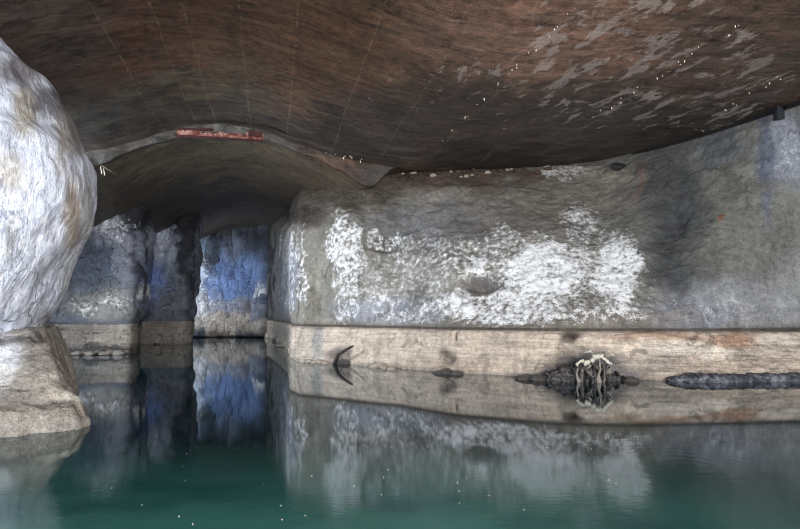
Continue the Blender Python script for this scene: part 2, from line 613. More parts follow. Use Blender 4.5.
def build_wall_right():
    T = [  # px, water y, bandtop (y,Y), mid (y,Y), top (y,Y)
        (266, 338, (317.6, 40), (245, 41), (228, 43)),
        (272, 338.5, (318, 37), (236, 37.5), (226, 39)),
        (280, 343, (318.6, 32), (233, 33), (219, 35)),
        (290, 350, (320, 27), (231, 28), (212, 31)),
        (292.5, 358, (324.5, 21.6), (229, 23), (207, 27)),
        (302, 361.5, (326, 20.6), (222, 21.5), (196, 24.5)),
        (345, 363.5, (327.5, 19.6), (215, 20.3), (180, 23)),
        (372, 366, (328, 18.8), (230, 20), (170, 21.6)),
        (400, 368, (328.5, 18.3), (240, 19.8), None),
        (450, 372, (330, 16.7), (235, 18.8), None),
        (500, 375, (331, 16), (230, 18.6), None),
        (550, 378.5, (332, 15.4), (225, 18.4), None),
        (600, 379, (332, 15.2), (225, 18.3), None),
        (650, 380, (332.5, 15.2), (228, 17.2), None),
        (700, 381, (331.5, 15.3), (225, 16.6), None),
        (750, 381, (331, 15.5), (220, 16), None),
        (800, 380, (331, 15.7), (215, 15.8), None),
        (850, 381, (331, 15.3), (208, 15.3), None),
    ]
    tops = {400: 171, 450: 168, 500: 167, 550: 165, 600: 159, 650: 150, 700: 136, 750: 120, 800: 103, 850: 80}
    cols = []
    for px, wy, b, m, tp in T:
        w = WL(px, wy)
        bt, md = PT(px, *b), PT(px, *m)
        bt[2] = 1.14
        w0 = w + np.array([0, -.15, -1.6])
        if tp is not None:
            top = PT(px, *tp)
            gap = 0
        else:
            gap = float(np.interp(px, [600, 640, 740, 800, 850], [-.1, .06, .09, .09, .09]))
            top = ceil_hit(px, tops[px], gap)
        if gap > 0:
            q1 = top + np.array([0, .06, gap * .4])
            q2 = top + np.array([0, .08, gap + .3])
            q3 = top + np.array([0, .2, gap + 1.0])
        else:
            d = (top - md)
            d = d / max(d[2], .3)
            q1, q2, q3 = top + d * .3, top + d * .8, top + d * 1.6
        nb = .06
        b1 = bt + np.array([0, nb, 0.015])
        b2 = bt + np.array([0, nb * .8, .04])
        b3 = bt + np.array([0, -.03, .08])
        cols.append((px, [w0, w, bt, b1, b2, b3, md, top, q1, q2, q3]))
    # the wall carries on out of the picture and comes round behind the camera's right
    for k, (x, y) in enumerate([(16, 11), (17, 4), (17.5, -4), (17.5, -9)]):
        base = np.array([x, y, 0.0])
        zc = zA(xy_st(x, y)[0])
        pts = [(0, -1.6), (0, 0), (.4, 1.14), (.5, 1.16), (.48, 1.21), (.38, 1.27), (.5, 4), (.6, zc - .12), (.7, zc - .1), (2.2, zc - .05), (2.4, zc + 1)]
        cols.append((950 + 90 * k, [base + np.array([dx, 0, z]) for dx, z in pts]))
    us = np.concatenate([np.linspace(266, 300, 70), np.linspace(300.5, 850, 560), np.linspace(856, 1220, 90)])
    rn = [5, 52, 3, 3, 3, 82, 62, 3, 6, 4]
    P = densify(cols, rn, us)
    c = np.cumsum([0] + rn)
    P = blur_v(P, 60, c[5], c[7] + 1)
    P[75:] = blur_u(P[68:], 14)[7:]
    # relief
    N = grid_normals(P)
    N *= np.where((N[..., 1:2] > 0), -1, 1)
    nv = P.shape[1]
    vi = np.arange(nv)[None, :]
    above = np.clip((vi - c[5]) / 8.0, 0, 1) * np.clip((c[7] - vi) / 8.0, 0, 1) * np.ones((P.shape[0], 1))
    below = np.clip((vi - 1) / 4., 0, 1) * np.clip((c[2] - vi) / 5.0, 0, 1) * np.ones((P.shape[0], 1))
    d = .16 * fbm(P * .5, 3) + .045 * ridged(P * np.array([1.1, 1.1, 1.6]), 4) + .05 * fbm(P * np.array([3., 3., 5.]), 4)
    dbn = .07 * fbm(P * np.array([.8, .8, 2]), 4) + .05 * ridged(P * np.array([.6, .6, 3.]), 3) + .03 * fbm(P * 6, 3)
    # heavier lumps near the foot of the band
    foot = np.clip((c[1] + 20 - vi) / 20., 0, 1) * np.ones((P.shape[0], 1))
    dbn = dbn + foot * .26 * np.maximum(fbm(P * np.array([2.0, 2.0, 3.]), 4), 0)
    disp = d * above * .9 + dbn * below
    px, py = proj(P)
    # hollows and steps
    def hollow(cx, cy, rx, ry, k):
        r = ((px - cx) / rx) ** 2 + ((py - cy) / ry) ** 2
        return -k * np.exp(-r * 1.5)
    disp = disp + above * (hollow(482, 283, 20, 9, .45) + hollow(384, 246, 24, 5, .35) + hollow(676, 235, 22, 60, .25) + hollow(412, 288, 12, 5, .12))
    disp = disp + above * (.16 * np.exp(-((px - 345) / 14) ** 2 - ((py - 270) / 55) ** 4) + .12 * np.exp(-((px - 284) / 7) ** 2))
    disp = disp + below * (hollow(448, 358, 7, 6, .22) + hollow(456, 336, 1.5, 5, .25) + hollow(570, 337, 7, 5, .18))
    P = P + N * disp[..., None]
    px, py = proj(P)
    blobs = [  # some patches darken the hollows and recessed edges, shade put into the colour
        (730, 215, 130, 110, (108, 109, 103), 1), (640, 200, 60, 40, (106, 104, 98), .9),
        (676, 225, 34, 66, (78, 80, 80), .9), (655, 180, 26, 30, (82, 82, 80), .7), (688, 275, 30, 30, (84, 85, 84), .7),
        (745, 305, 90, 26, (134, 136, 140), .9), (690, 315, 40, 14, (128, 132, 142), .8),
        (792, 150, 32, 38, (142, 148, 160), .85), (765, 165, 8, 60, (86, 92, 110), .75), (722, 145, 20, 20, (90, 94, 106), .6),
        (790, 290, 22, 40, (140, 142, 142), .6), (722, 222, 3, 4, (128, 86, 62), .9), (640, 182, 4, 18, (116, 86, 76), .6),
        (570, 180, 60, 16, (160, 152, 138), .9), (480, 200, 110, 26, (124, 118, 110), 1), (560, 200, 60, 22, (118, 112, 102), .9),
        (440, 178, 90, 11, (76, 62, 54), 1), (500, 174, 60, 7, (84, 70, 60), .8), (430, 225, 70, 20, (104, 104, 104), .9),
        (400, 290, 70, 34, (140, 138, 132), .9), (345, 190, 60, 18, (78, 70, 60), 1), (300, 215, 26, 12, (66, 60, 54), 1),
        (320, 285, 16, 45, (126, 123, 114), .9), (284, 280, 9, 42, (132, 136, 146), .9), (303, 285, 7, 40, (122, 120, 112), .8),
        (358, 300, 8, 26, (112, 110, 102), .7), (384, 244, 22, 5, (84, 82, 76), .9), (482, 283, 18, 9, (92, 90, 88), .9),
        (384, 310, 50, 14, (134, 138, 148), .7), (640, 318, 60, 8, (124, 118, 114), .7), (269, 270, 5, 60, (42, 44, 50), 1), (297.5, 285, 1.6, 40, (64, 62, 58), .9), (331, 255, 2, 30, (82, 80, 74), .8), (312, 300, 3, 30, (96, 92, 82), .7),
        (362, 250, 4, 40, (98, 96, 90), .7), (420, 300, 10, 8, (104, 104, 104), .7), (520, 225, 50, 10, (104, 98, 92), .7), (676, 250, 20, 50, (60, 62, 64), .8),
        (705, 250, 30, 14, (92, 92, 88), .7), (690, 195, 14, 20, (70, 72, 74), .7), (740, 190, 40, 10, (98, 98, 92), .7),
    ]
    col = paint(px, py, (118, 114, 106), blobs, P, 7)
    bcol = paint(px, py, (186, 173, 158), [
        (280, 335, 10, 14, (148, 142, 134), 1), (318, 342, 8, 20, (140, 138, 134), .9), (302, 348, 10, 16, (168, 158, 146), .8),
        (735, 340, 26, 8, (166, 132, 110), .9), (660, 337, 60, 5, (158, 132, 114), .8), (588, 368, 40, 15, (80, 78, 80), .95), (560, 374, 24, 8, (84, 82, 82), .9), (630, 374, 24, 7, (92, 90, 90), .85),
        (570, 337, 8, 6, (74, 64, 60), 1), (690, 352, 40, 8, (214, 204, 190), .9), (780, 340, 26, 7, (206, 196, 182), .7),
        (735, 367, 90, 6, (176, 160, 146), .7), (655, 366, 22, 12, (150, 140, 130), .8), (448, 358, 9, 8, (84, 76, 70), .8),
        (340, 355, 13, 7, (92, 86, 82), .8), (450, 366, 60, 6, (160, 146, 132), .6), (378, 345, 4, 18, (150, 140, 124), .5),
    ], P, 4)
    isb = (vi <= c[2] + 1) * np.ones((P.shape[0], 1))
    lo = np.clip((c[1] + 5 - vi) / 6., 0, 1)[..., None] * .55      # wet foot
    bcol = bcol * (1 - lo) + lin((96, 88, 82)) * lo
    line = (np.clip(1.3 - np.abs(vi - (c[2] + 4)) / 6., 0, 1) * np.ones((P.shape[0], 1)))[..., None]
    col = np.where(isb[..., None] > 0, bcol, col)
    col = col * (1 - .8 * line) + lin((74, 64, 56)) * (.8 * line)
    crack_shade = ((vi >= c[7] - 1) * np.ones((P.shape[0], 1)) * (us[:, None] > 632))[..., None]  # near-black top rows: shade of the crack painted onto the wall
    col = col * (1 - crack_shade) + lin((14, 13, 15)) * crack_shade
    bl = mask(px, py, [
        (545, 272, 50, 34, .85), (560, 285, 75, 36, .55), (500, 308, 80, 20, .7), (578, 228, 20, 24, .5), (616, 275, 24, 42, .8), (600, 312, 50, 12, .45),
        (455, 255, 60, 24, .36), (400, 285, 50, 34, .33), (345, 250, 16, 36, .62), (345, 300, 14, 30, .45), (384, 240, 20, 12, .5),
        (288, 250, 9, 26, .62), (286, 290, 8, 20, .42), (302, 270, 4, 45, .5), (430, 315, 60, 10, .42), (500, 245, 40, 18, .42), (480, 262, 14, 8, .7),
        (482, 285, 17, 8, -.9), (560, 238, 8, 9, -.8), (600, 300, 20, 8, -.4), (570, 172, 30, 7, .45), (795, 160, 20, 26, .22), (735, 310, 80, 16, .16)], P, 7)
    bl = bl * (1 - isb) * (1 - line[..., 0]) * (1 - crack_shade[..., 0])
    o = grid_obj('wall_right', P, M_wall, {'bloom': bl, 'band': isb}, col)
    o['kind'] = 'structure'
    m = o.modifiers.new('thick', 'SOLIDIFY')
    m.thickness = .25
    m.offset = 1.0 if N[300, 100, 1] > 0 else -1.0
    return P


def build_wall_left():
    cols = []

    def col(key, x, y, xt=0, yt=0):
        zc = zB(xy_st(x, y)[0]) if y > 19.5 else zA(xy_st(x, y)[0])
        zc = max(zc, 3.0)
        f = lambda dx, dy, z: np.array([x + dx, y + dy, z])
        cols.append((key, [f(0, -.1, -1.6), f(0, 0, 0), f(0, .12, 1.14), f(0, .22, 1.16), f(0, .20, 1.24), f(0, .05, 1.32),
                           f(xt * .5, .4 + yt * .5, 3.2), f(xt, .9 + yt, zc + .9)]))

    def pc(px, Y, xt=0, yt=0):
        col(px, ray(px, 330)[0] * Y, Y, xt, yt)
    col(-60, -14.5, 19.5)
    pc(20, 23)
    pc(60, 23.6)
    pc(100, 24)
    pc(126, 24.2, -.2)
    pc(131, 24.6, -.5)
    pc(133, 27, -.3)
    pc(134.5, 30.5, .3)
    pc(142, 30.8, .2)
    pc(160, 31)
    pc(180, 31.2, -.3)
    pc(186, 31.6, -.5)
    pc(188.5, 32.4, -.3)
    col(189.2, -15.6, 33.2)  # added alcove, out of view, that holds the lamp for the back wall
    col(190.6, -16.4, 38.4)
    col(191.5, -15.4, 42)
    us = np.concatenate([np.linspace(-60, 50, 30), np.linspace(52, 126, 90), np.linspace(126.5, 146, 70), np.linspace(146.5, 186, 60), np.linspace(186.2, 191.5, 40)])
    rn = [5, 30, 3, 3, 3, 40, 45]
    P = densify(cols, rn, us)
    c = np.cumsum([0] + rn)
    P = blur_v(P, 20, c[5], len(P[0]))
    P = blur_u(P, 3)
    N = grid_normals(P)
    if N[60, 60, 1] > 0:
        N = -N
    vi = np.arange(P.shape[1])[None, :]
    above = np.clip((vi - c[5]) / 6., 0, 1) * np.ones((len(P), 1))
    below = np.clip((c[2] - vi) / 5., 0, 1) * np.ones((len(P), 1))
    d = .45 * fbm(P * .35, 4) + .22 * ridged(P * np.array([.7, .7, .5]), 4) + .06 * fbm(P * 4, 3)
    db = .12 * fbm(P * np.array([.8, .8, 1.6]), 4) + .04 * fbm(P * 5, 3)
    P = P + N * (d * above + db * below)[..., None]
    px, py = proj(P)
    isb = (vi <= c[2] + 1) * np.ones((len(P), 1))
    col_ = paint(px, py, (92, 98, 108), [  # dark strips at the buttress edges are recess shade painted in; tops near-black
        (110, 232, 26, 18, (150, 152, 162), .95), (100, 262, 26, 22, (84, 92, 108), .9), (100, 303, 36, 14, (138, 136, 132), .9), (126, 258, 9, 30, (128, 130, 140), .7),
        (158, 245, 20, 26, (170, 178, 196), .95), (152, 285, 16, 22, (116, 138, 186), .9), (142, 293, 6, 8, (172, 170, 168), .9), (168, 302, 16, 14, (110, 112, 122), .9),
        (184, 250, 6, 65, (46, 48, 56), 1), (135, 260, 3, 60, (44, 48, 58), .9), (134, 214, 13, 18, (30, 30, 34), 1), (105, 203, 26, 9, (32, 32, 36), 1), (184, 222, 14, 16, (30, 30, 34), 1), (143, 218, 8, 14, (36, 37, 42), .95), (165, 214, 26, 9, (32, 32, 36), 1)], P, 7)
    bcol = paint(px, py, (140, 132, 122), [(75, 335, 30, 14, (120, 114, 108), .8), (165, 330, 20, 12, (132, 124, 116), .8), (95, 350, 45, 4, (62, 60, 60), .9)], P, 5)
    line = (np.clip(1 - np.abs(vi - (c[2] + 4)) / 5., 0, 1) * np.ones((len(P), 1)))[..., None]
    cc = np.where(isb[..., None] > 0, bcol, col_)
    lo = np.clip((c[1] + 5 - vi) / 6., 0, 1)[..., None] * .6
    cc = cc * (1 - lo) + lin((66, 64, 64)) * lo
    cc = cc * (1 - .85 * line) + lin((50, 44, 40)) * (.85 * line)
    bl = mask(px, py, [(112, 228, 22, 14, .42), (158, 238, 16, 22, .36), (100, 306, 36, 9, .4), (142, 292, 5, 8, .8)], P, 6) * (1 - isb)
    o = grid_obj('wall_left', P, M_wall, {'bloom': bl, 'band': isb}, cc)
    o['kind'] = 'structure'
    m = o.modifiers.new('thick', 'SOLIDIFY')
    m.thickness = .25
    m.offset = 1.0


def build_wall_back():
    cols = []
    for px, Y, ov in [(180, 42.5, 0), (192, 41.5, .0), (196, 39.8, .0), (205, 40, .0), (230, 40.2, 0), (255, 40, 0), (262, 39.6, 0), (266, 39, 0), (270, 40.5, 0), (276, 41.5, 0)]:
        x = ray(px, 330)[0] * Y
        zc = zB(xy_st(x, Y)[0])
        f = lambda dy, z: np.array([x, Y + dy, z])
        cols.append((px, [f(1.2, -1.6), f(1.2, .0), f(1.1, .24), f(0, .27), f(.05, 1.22), f(.08, 1.26), f(.1, 2.6), f(.6, 4.5), f(1.2, zc + .8)]))
    us = np.linspace(180, 276, 130)
    rn = [2, 4, 6, 20, 2, 24, 30, 28]
    P = densify(cols, rn, us)
    c = np.cumsum([0] + rn)
    N = grid_normals(P)
    if N[60, 60, 1] > 0:
        N = -N
    vi = np.arange(P.shape[1])[None, :]
    above = np.clip((vi - c[3]) / 6., 0, 1) * np.ones((len(P), 1))
    d = .4 * fbm(P * .4, 4) + .25 * ridged(P * np.array([.9, .9, .4]), 4) + .06 * fbm(P * 4, 3)
    P = P + N * (d * above)[..., None]
    px, py = proj(P)
    col = paint(px, py, (74, 80, 92), [  # blue patches: cool daylight on this wall put into the rock colour
        (230, 237, 60, 10, (50, 52, 58), 1),        (235, 280, 30, 32, (110, 134, 180), .95), (205, 275, 9, 30, (168, 194, 226), .9), (196, 290, 6, 18, (176, 190, 210), .9), (212, 258, 10, 14, (52, 58, 64), .9),
        (236, 250, 10, 18, (112, 120, 136), .8), (255, 262, 9, 14, (116, 138, 178), .8), (258, 245, 10, 12, (56, 62, 70), .9),
        (205, 308, 14, 14, (178, 176, 178), .9), (235, 308, 34, 9, (142, 146, 158), .9), (250, 312, 8, 12, (106, 106, 112), .7),
        (230, 324, 42, 8, (164, 156, 148), 1), (262, 292, 4, 6, (190, 196, 206), .9), (210, 292, 8, 10, (100, 120, 158), .6)], P, 6)
    dk = (np.clip((c[3] - vi + 1) / 3., 0, 1) * np.ones((len(P), 1)))[..., None]  # shade of the undercut at the foot painted in as a dark tone
    col = col * (1 - dk) + lin((36, 36, 40)) * dk
    bl = mask(px, py, [(204, 278, 6, 26, .5), (206, 308, 12, 12, .45), (262, 292, 4, 5, .7), (230, 326, 40, 6, .2)], P, 5)
    o = grid_obj('wall_back', P, M_wall, {'bloom': bl, 'band': bl * 0}, col)
    o['kind'] = 'structure'
    m = o.modifiers.new('thick', 'SOLIDIFY')
    m.thickness = .25
    m.offset = 1.0


# ------------------------------------------------------------------ white rock pillar on the left
def build_pillar():
    sil = [(-60, -62), (20, -25), (45, 0), (58, 12), (76, 27), (85, 39), (94, 57), (111, 65), (128, 76), (143, 79.5), (153, 82), (161, 90.5), (170, 96), (195, 95.5), (208, 93), (226, 90),
           (247, 82), (272, 71), (293, 62), (314, 51), (332, 39), (344, 30), (352, 20), (372, 2), (400, -30), (440, -60)]
    sil = np.array(sil, float)
    cx, cy = -9.6, 10.2
    zs = np.linspace(-.4, 8.2, 260)
    ph = np.linspace(0, 2 * math.pi, 420, endpoint=False)
    rows = []
    for z in zs:
        r0, r1 = .5, 6.0
        y10 = HZ - (z - H) * F / 9.6
        for _ in range(26):
            r = (r0 + r1) / 2
            p = np.stack([cx + r * np.cos(ph), cy + .9 * r * np.sin(ph), ph * 0 + z], -1)
            qx, qy = proj(p)
            k = np.argmax(np.where(p[:, 1] > 3, qx, -1e9))
            tgt = np.interp(qy[k], sil[:, 0], sil[:, 1])
            if qx[k] > tgt:
                r1 = r
            else:
                r0 = r
        rows.append(r)
    r = np.array(rows)
    k = np.exp(-.5 * (np.arange(-4, 5) / 1.6) ** 2)
    k /= k.sum()
    r = np.convolve(np.pad(r, 4, mode='edge'), k, 'valid')
    PH, ZZ = np.meshgrid(ph, zs, indexing='ij')
    RR = r[None, :] * np.ones_like(PH)
    P = np.stack([cx + RR * np.cos(PH), cy + .9 * RR * np.sin(PH), ZZ], -1)
    # ribs that sweep from upper right to lower left over the face
    a = R(32)
    Q = P.copy()
    q0 = Q[..., 0] * math.cos(a) - Q[..., 2] * math.sin(a)
    q2 = Q[..., 0] * math.sin(a) + Q[..., 2] * math.cos(a)
    Qr = np.stack([q0 * 1.5, Q[..., 1] * .9, q2 * .35], -1)
    d = .055 * ridged(Qr, 4) + .20 * fbm(P * .55, 3) + .022 * fbm(P * 4.5, 4) - .06
    # bulging lip right of the face and an undercut at the waist
    Nn = np.stack([np.cos(PH), np.sin(PH), 0 * PH], -1)
    P = P + Nn * d[..., None]
    px, py = proj(P)
    col = paint(px, py, (224, 231, 247), [
        (25, 110, 14, 26, (186, 178, 160), .9), (70, 130, 14, 26, (166, 158, 152), .9), (55, 102, 24, 18, (118, 114, 118), .9), (18, 72, 24, 14, (122, 116, 118), .9), (78, 140, 8, 16, (140, 136, 134), .8),
        (74, 215, 10, 40, (170, 156, 142), .95), (60, 160, 8, 20, (176, 166, 154), .6), (10, 175, 14, 20, (190, 182, 166), .7), (72, 275, 10, 24, (226, 232, 238), .9),
        (88, 215, 5, 40, (200, 204, 204), .8), (20, 340, 40, 5, (126, 122, 122), .85), (48, 322, 10, 14, (150, 148, 150), .8), (10, 240, 6, 20, (176, 176, 176), .6)], P, 5)
    bl = mask(px, py, [(20, 225, 40, 60, .9), (30, 160, 40, 40, .6), (70, 280, 12, 30, .9), (15, 310, 40, 40, .9)], P, 6)
    ckm = mask(px, py, [(15, 300, 50, 35, 1.), (30, 250, 30, 30, .3)], P, 6)
    o = grid_obj('rock_pillar', P, M_pillar, {'bloom': bl, 'band': ckm}, col, wrap=True)
    tag(o, 'massive white veined rock pillar bulging over the water beside the grey rock ledge', 'rock', kind='thing')
    return P


# ------------------------------------------------------------------ grey ledge at the pillar's foot
def build_ledge():
    n, m = 170, 150
    xs = np.linspace(-11, -4.2, n)
    ys = np.linspace(7.0, 12.5, m)
    X, Y = np.meshgrid(xs, ys, indexing='ij')
    w = .20 * fbm(np.stack([X * 1.1, Y * 1.1, 0 * X], -1), 4) + .09 * fbm(np.stack([X * 4.5, Y * 4.5, 0 * X], -1), 3)
    # distance inside the front edge (runs from (-5,7.75) to (-4.7,8.8)), and inside the right edge
    dfront = (Y - (7.72 + (X + 5.2) * .95 * (X > -5.2) * 1.0)) + w
    xr = np.interp(Y, [8.6, 8.9, 9.2, 9.8, 10.6, 12.5], [-4.42, -4.56, -4.9, -5.42, -5.85, -6.6])
    dright = xr - X + w * .8
    din = np.minimum(dfront, dright * 1.0)
    # two slabs, then the slope
    z = -.8 + 0 * X
    sm = lambda a, b, v: (lambda t: t * t * (3 - 2 * t))(np.clip((v - a) / (b - a), 0, 1))
    z = z + sm(-.06, .02, din) * .86
    z = z + sm(.05, .15, din) * .20
    slope = sm(.2, 2.3, dfront) * 1.0 * (.25 + .75 * sm(.0, .55, dright))
    z = z + slope
    z = z + .05 * fbm(np.stack([X * 2.5, Y * 2.5, 0 * X], -1), 4) * (z > -.5) + (.045 * ridged(np.stack([X * 3, Y * 5, z * 5], -1), 4) + .03 * fbm(np.stack([X * 9, Y * 9, z * 9], -1), 3)) * (z > -.5)
    P = np.stack([X, Y, z], -1)
    px, py = proj(P)
    col = paint(px, py, (158, 152, 144), [
        (30, 385, 50, 14, (176, 168, 156), .8), (40, 410, 50, 10, (150, 142, 132), .8), (4, 352, 17, 20, (228, 230, 234), 1), (0, 380, 12, 16, (220, 218, 214), .9), (10, 338, 40, 3.5, (70, 68, 70), .8), (45, 355, 22, 18, (136, 128, 120), .8),
        (60, 400, 24, 4, (212, 204, 190), .8), (66, 375, 8, 14, (120, 114, 108), .6)], P, 3)
    o = grid_obj('rock_ledge', P, M_ledge, None, col)
    o.modifiers.new('thick', 'SOLIDIFY').thickness = .1
    tag(o, 'low layered grey rock ledge jutting into the water below the white pillar', 'rock')


# ------------------------------------------------------------------ small solids
def rock_mesh(name, r, seed, sub=3, squash=(1, 1, .7), amp=.35, mat=None):
    bm = bmesh.new()
    bmesh.ops.create_icosphere(bm, subdivisions=sub, radius=1)
    co = np.array([v.co[:] for v in bm.verts])
    d = 1 + amp * fbm(co * .9 + seed * 3.7, 3) + amp * .35 * ridged(co * 1.7 + seed, 3)
    co = co * d[:, None] * np.array(squash) * r
    for v, p in zip(bm.verts, co):
        v.co = p
    me = bpy.data.meshes.new(name)
    bm.to_mesh(me)
    bm.free()
    me.polygons.foreach_set('use_smooth', [True] * len(me.polygons))
    me.materials.append(mat)
    return me


def place(name, me, loc, rz=0.0, sc=1.0):
    o = bpy.data.objects.new(name, me)
    COL.objects.link(o)
    o.location = loc
    o.rotation_euler = (0, 0, rz)
    o.scale = (sc, sc, sc) if not hasattr(sc, '__len__') else sc
    return o


def tube(name, pts, radii, mat, seg=10, parent=None, rough=0.0, seed=0):
    pts = np.array(pts, float)
    n = len(pts)
    tan = np.gradient(pts, axis=0)
    tan /= np.linalg.norm(tan, axis=1)[:, None]
    up = np.array([0, 0, 1.0]) if abs(tan[0][2]) < .9 else np.array([1.0, 0, 0])
    rings = []
    for i in range(n):
        a = np.cross(tan[i], up)
        a /= np.linalg.norm(a)
        b = np.cross(tan[i], a)
        th = np.linspace(0, 2 * math.pi, seg, endpoint=False)
        rings.append(pts[i] + radii[i] * (np.cos(th)[:, None] * a + np.sin(th)[:, None] * b))
    P = np.stack(rings)
    if rough:
        c = pts[:, None, :]
        P = c + (P - c) * (1 + rough * fbm(P * 6 + seed, 3))[..., None]
    bm = bmesh.new()
    vs = [[bm.verts.new(p) for p in ring] for ring in P]
    for i in range(n - 1):
        for j in range(seg):
            bm.faces.new([vs[i][j], vs[i][(j + 1) % seg], vs[i + 1][(j + 1) % seg], vs[i + 1][j]])
    bm.faces.new(vs[0][::-1])
    bm.faces.new(vs[-1])
    bmesh.ops.recalc_face_normals(bm, faces=bm.faces)
    me = bpy.data.meshes.new(name)
    bm.to_mesh(me)
    bm.free()
    me.polygons.foreach_set('use_smooth', [True] * len(me.polygons))
    return link(name, me, mat, parent)


def box_mesh(bm, c, size, rot=0.0, jitter=0.0, cuts=0):
    g = bmesh.ops.create_cube(bm, size=1)
    if cuts:
        es = list({e for v in g['verts'] for e in v.link_edges})
        bmesh.ops.subdivide_edges(bm, edges=es, cuts=cuts, use_grid_fill=True)


def bar(name, a, b, wdt, hgt, mat, parent=None, ragged=0.0, seed=0, n=24):
    """rectangular bar from a to b, cross-section wdt x hgt, edges eaten by rust"""
    a, b = np.array(a, float), np.array(b, float)
    t = (b - a) / np.linalg.norm(b - a)
    side = np.cross(t, (0, 0, 1.0))
    side /= np.linalg.norm(side)
    up = np.cross(side, t)
    bm = bmesh.new()
    rings = []
    for i in range(n + 1):
        p = a + (b - a) * i / n
        e = 1 + ragged * perlin(np.array([[i * .55 + seed, seed * 1.3, .5]]))[0] * 2
        ring = []
        for sx, sz in ((-1, -1), (-.9, -1), (.9, -1), (1, -.9), (1, .9), (.9, 1), (-.9, 1), (-1, .9)):
            ring.append(bm.verts.new(p + side * sx * wdt / 2 + up * sz * hgt / 2 * (e if sz > 0 else 1)))
        rings.append(ring)
    for i in range(n):
        for j in range(8):
            bm.faces.new([rings[i][j], rings[i][(j + 1) % 8], rings[i + 1][(j + 1) % 8], rings[i + 1][j]])
    bm.faces.new(rings[0][::-1])
    bm.faces.new(rings[-1])
    bmesh.ops.recalc_face_normals(bm, faces=bm.faces)
    me = bpy.data.meshes.new(name)
    bm.to_mesh(me)
    bm.free()
    return link(name, me, mat, parent)


def child_local(o, root):
    """meshes are built in world space; make the child sit right under its root"""
    o.parent = root
    o.matrix_parent_inverse.identity()
    o.location = Vector(o.location) - Vector(root.location)


# ------------------------------------------------------------------ build
build_ceiling()
build_tunnel_ceiling()
PW = build_wall_right()
build_wall_left()
build_wall_back()
PP = build_pillar()
build_ledge()

# side wall of the near chamber on the left, with an added unseen gap behind the pillar for light
def build_side_wall():
    cols = []
    for k, (x, y) in enumerate([(-14.5, 12.6), (-14.2, 8), (-13.5, 3), (-13.5, -9)]):
        zc = zA(xy_st(x, y)[0])
        cols.append((k, [np.array([x, y, -1.6]), np.array([x - .1, y, 1.2]), np.array([x + .2, y, max(zc, 2.5) + 1.2])]))
    us = np.linspace(0, 3, 80)
    P = densify(cols, [12, 30], us)
    P[..., 0] += .35 * fbm(P * .5, 4)
    col = paint(*proj(P), (130, 128, 124), [], P)
    o = grid_obj('wall_side', P, M_wall, {'bloom': P[..., 0] * 0, 'band': P[..., 0] * 0}, col)
    o['kind'] = 'structure'
    o.modifiers.new('thick', 'SOLIDIFY').thickness = .3


build_side_wall()

# water and the bed below it
def flat(name, z, mat, n=2, bed=False):
    xs = np.linspace(-24, 24, n)
    ys = np.linspace(-9, 46, n)
    X, Y = np.meshgrid(xs, ys, indexing='ij')
    Z = X * 0 + z
    if bed:
        Z = Z + .35 * fbm(np.stack([X * .3, Y * .3, X * 0], -1), 4)
    P = np.stack([X, Y, Z], -1)
    return grid_obj(name, P, mat)


M_bed = plain('pale_silt_bed', (150, 158, 146), .9, .35, .8, .5, col2=(104, 112, 104))
bed = flat('floor', -1.3, M_bed, 90, True)
bed['kind'] = 'structure'
wat = flat('water', 0.0, M_water)
tag(wat, 'still teal water flooding the whole quarry floor and mirroring the walls', 'water', kind='stuff')

# rusty beam hung on the tunnel's arch
pA, pB = PT(177, 133, 18.55), PT(263, 138.5, 18.75)
root = empty('rusty_beam', ((pA + pB) / 2).tolist(), 'long rusted iron beam hanging under the vault over the tunnel arch', 'beam')
wb = bar('web', pA, pB, .05, .20, M_rust, ragged=.7, seed=3, n=60)
fl = bar('flange', pA + (0, -.07, -.11), pB + (0, -.07, -.10), .20, .04, M_rustdark, seed=5, n=40)
tp = bar('flange', pA + (0, -.04, .11), pA + (pB - pA) * .42 + (0, -.04, .17), .14, .05, M_rustdark, ragged=.5, seed=8)
pl = bar('broken_plate', PT(249, 132.5, 18.6), PT(262, 134, 18.6), .08, .17, M_rustdark, ragged=.6, seed=9)
for o in (wb, fl, tp, pl):
    child_local(o, root)
for k in (.12, .5, .86):
    q = pA + (pB - pA) * k
    h_ = tube('wall_pin', [q, q + np.array([U[0], U[1], 0]) * .7], [.02, .02], M_rustdark, 8)
    child_local(h_, root)

def wall_at(px, py):
    """point of the right wall seen at a pixel"""
    qx, qy = proj(PW)
    d = (qx - px) ** 2 + (qy - py) ** 2
    i = np.unravel_index(np.argmin(d), d.shape)
    return PW[i].copy()


# dark iron block under the crack at the ceiling's right edge
q = wall_at(775.5, 116) + (0, -.16, 0)
root = empty('iron_bracket', (q[0], q[1], q[2] - .17), 'small dark tapered iron block on the wall just below the ceiling crack', 'bracket')
bm = bmesh.new()
w0, w1, hh = .115, .075, .17
for zz, ww in ((-hh, w0), (-hh * .2, w0 * .92), (hh, w1)):
    for sx, sy in ((-1, -1), (1, -1), (1, 1), (-1, 1)):
        bm.verts.new((sx * ww, sy * ww * .8, zz + hh))
bm.verts.ensure_lookup_table()
v = bm.verts
for r_ in range(2):
    for j in range(4):
        bm.faces.new([v[r_ * 4 + j], v[r_ * 4 + (j + 1) % 4], v[r_ * 4 + 4 + (j + 1) % 4], v[r_ * 4 + 4 + j]])
bm.faces.new([v[3], v[2], v[1], v[0]])
bm.faces.new([v[8], v[9], v[10], v[11]])
bmesh.ops.bevel(bm, geom=list(bm.edges), offset=.015, segments=2, affect='EDGES')
me = bpy.data.meshes.new('block')
bm.to_mesh(me)
bm.free()
link('block', me, M_iron, root)
st_ = tube('stem', [(0, .02, 2 * hh - .02), (0, .02, 2 * hh + .14)], [.022, .022], M_iron, 8, root)
an = tube('wall_pin', [(0, .05, hh), (0, .5, hh)], [.02, .02], M_iron, 8, root)


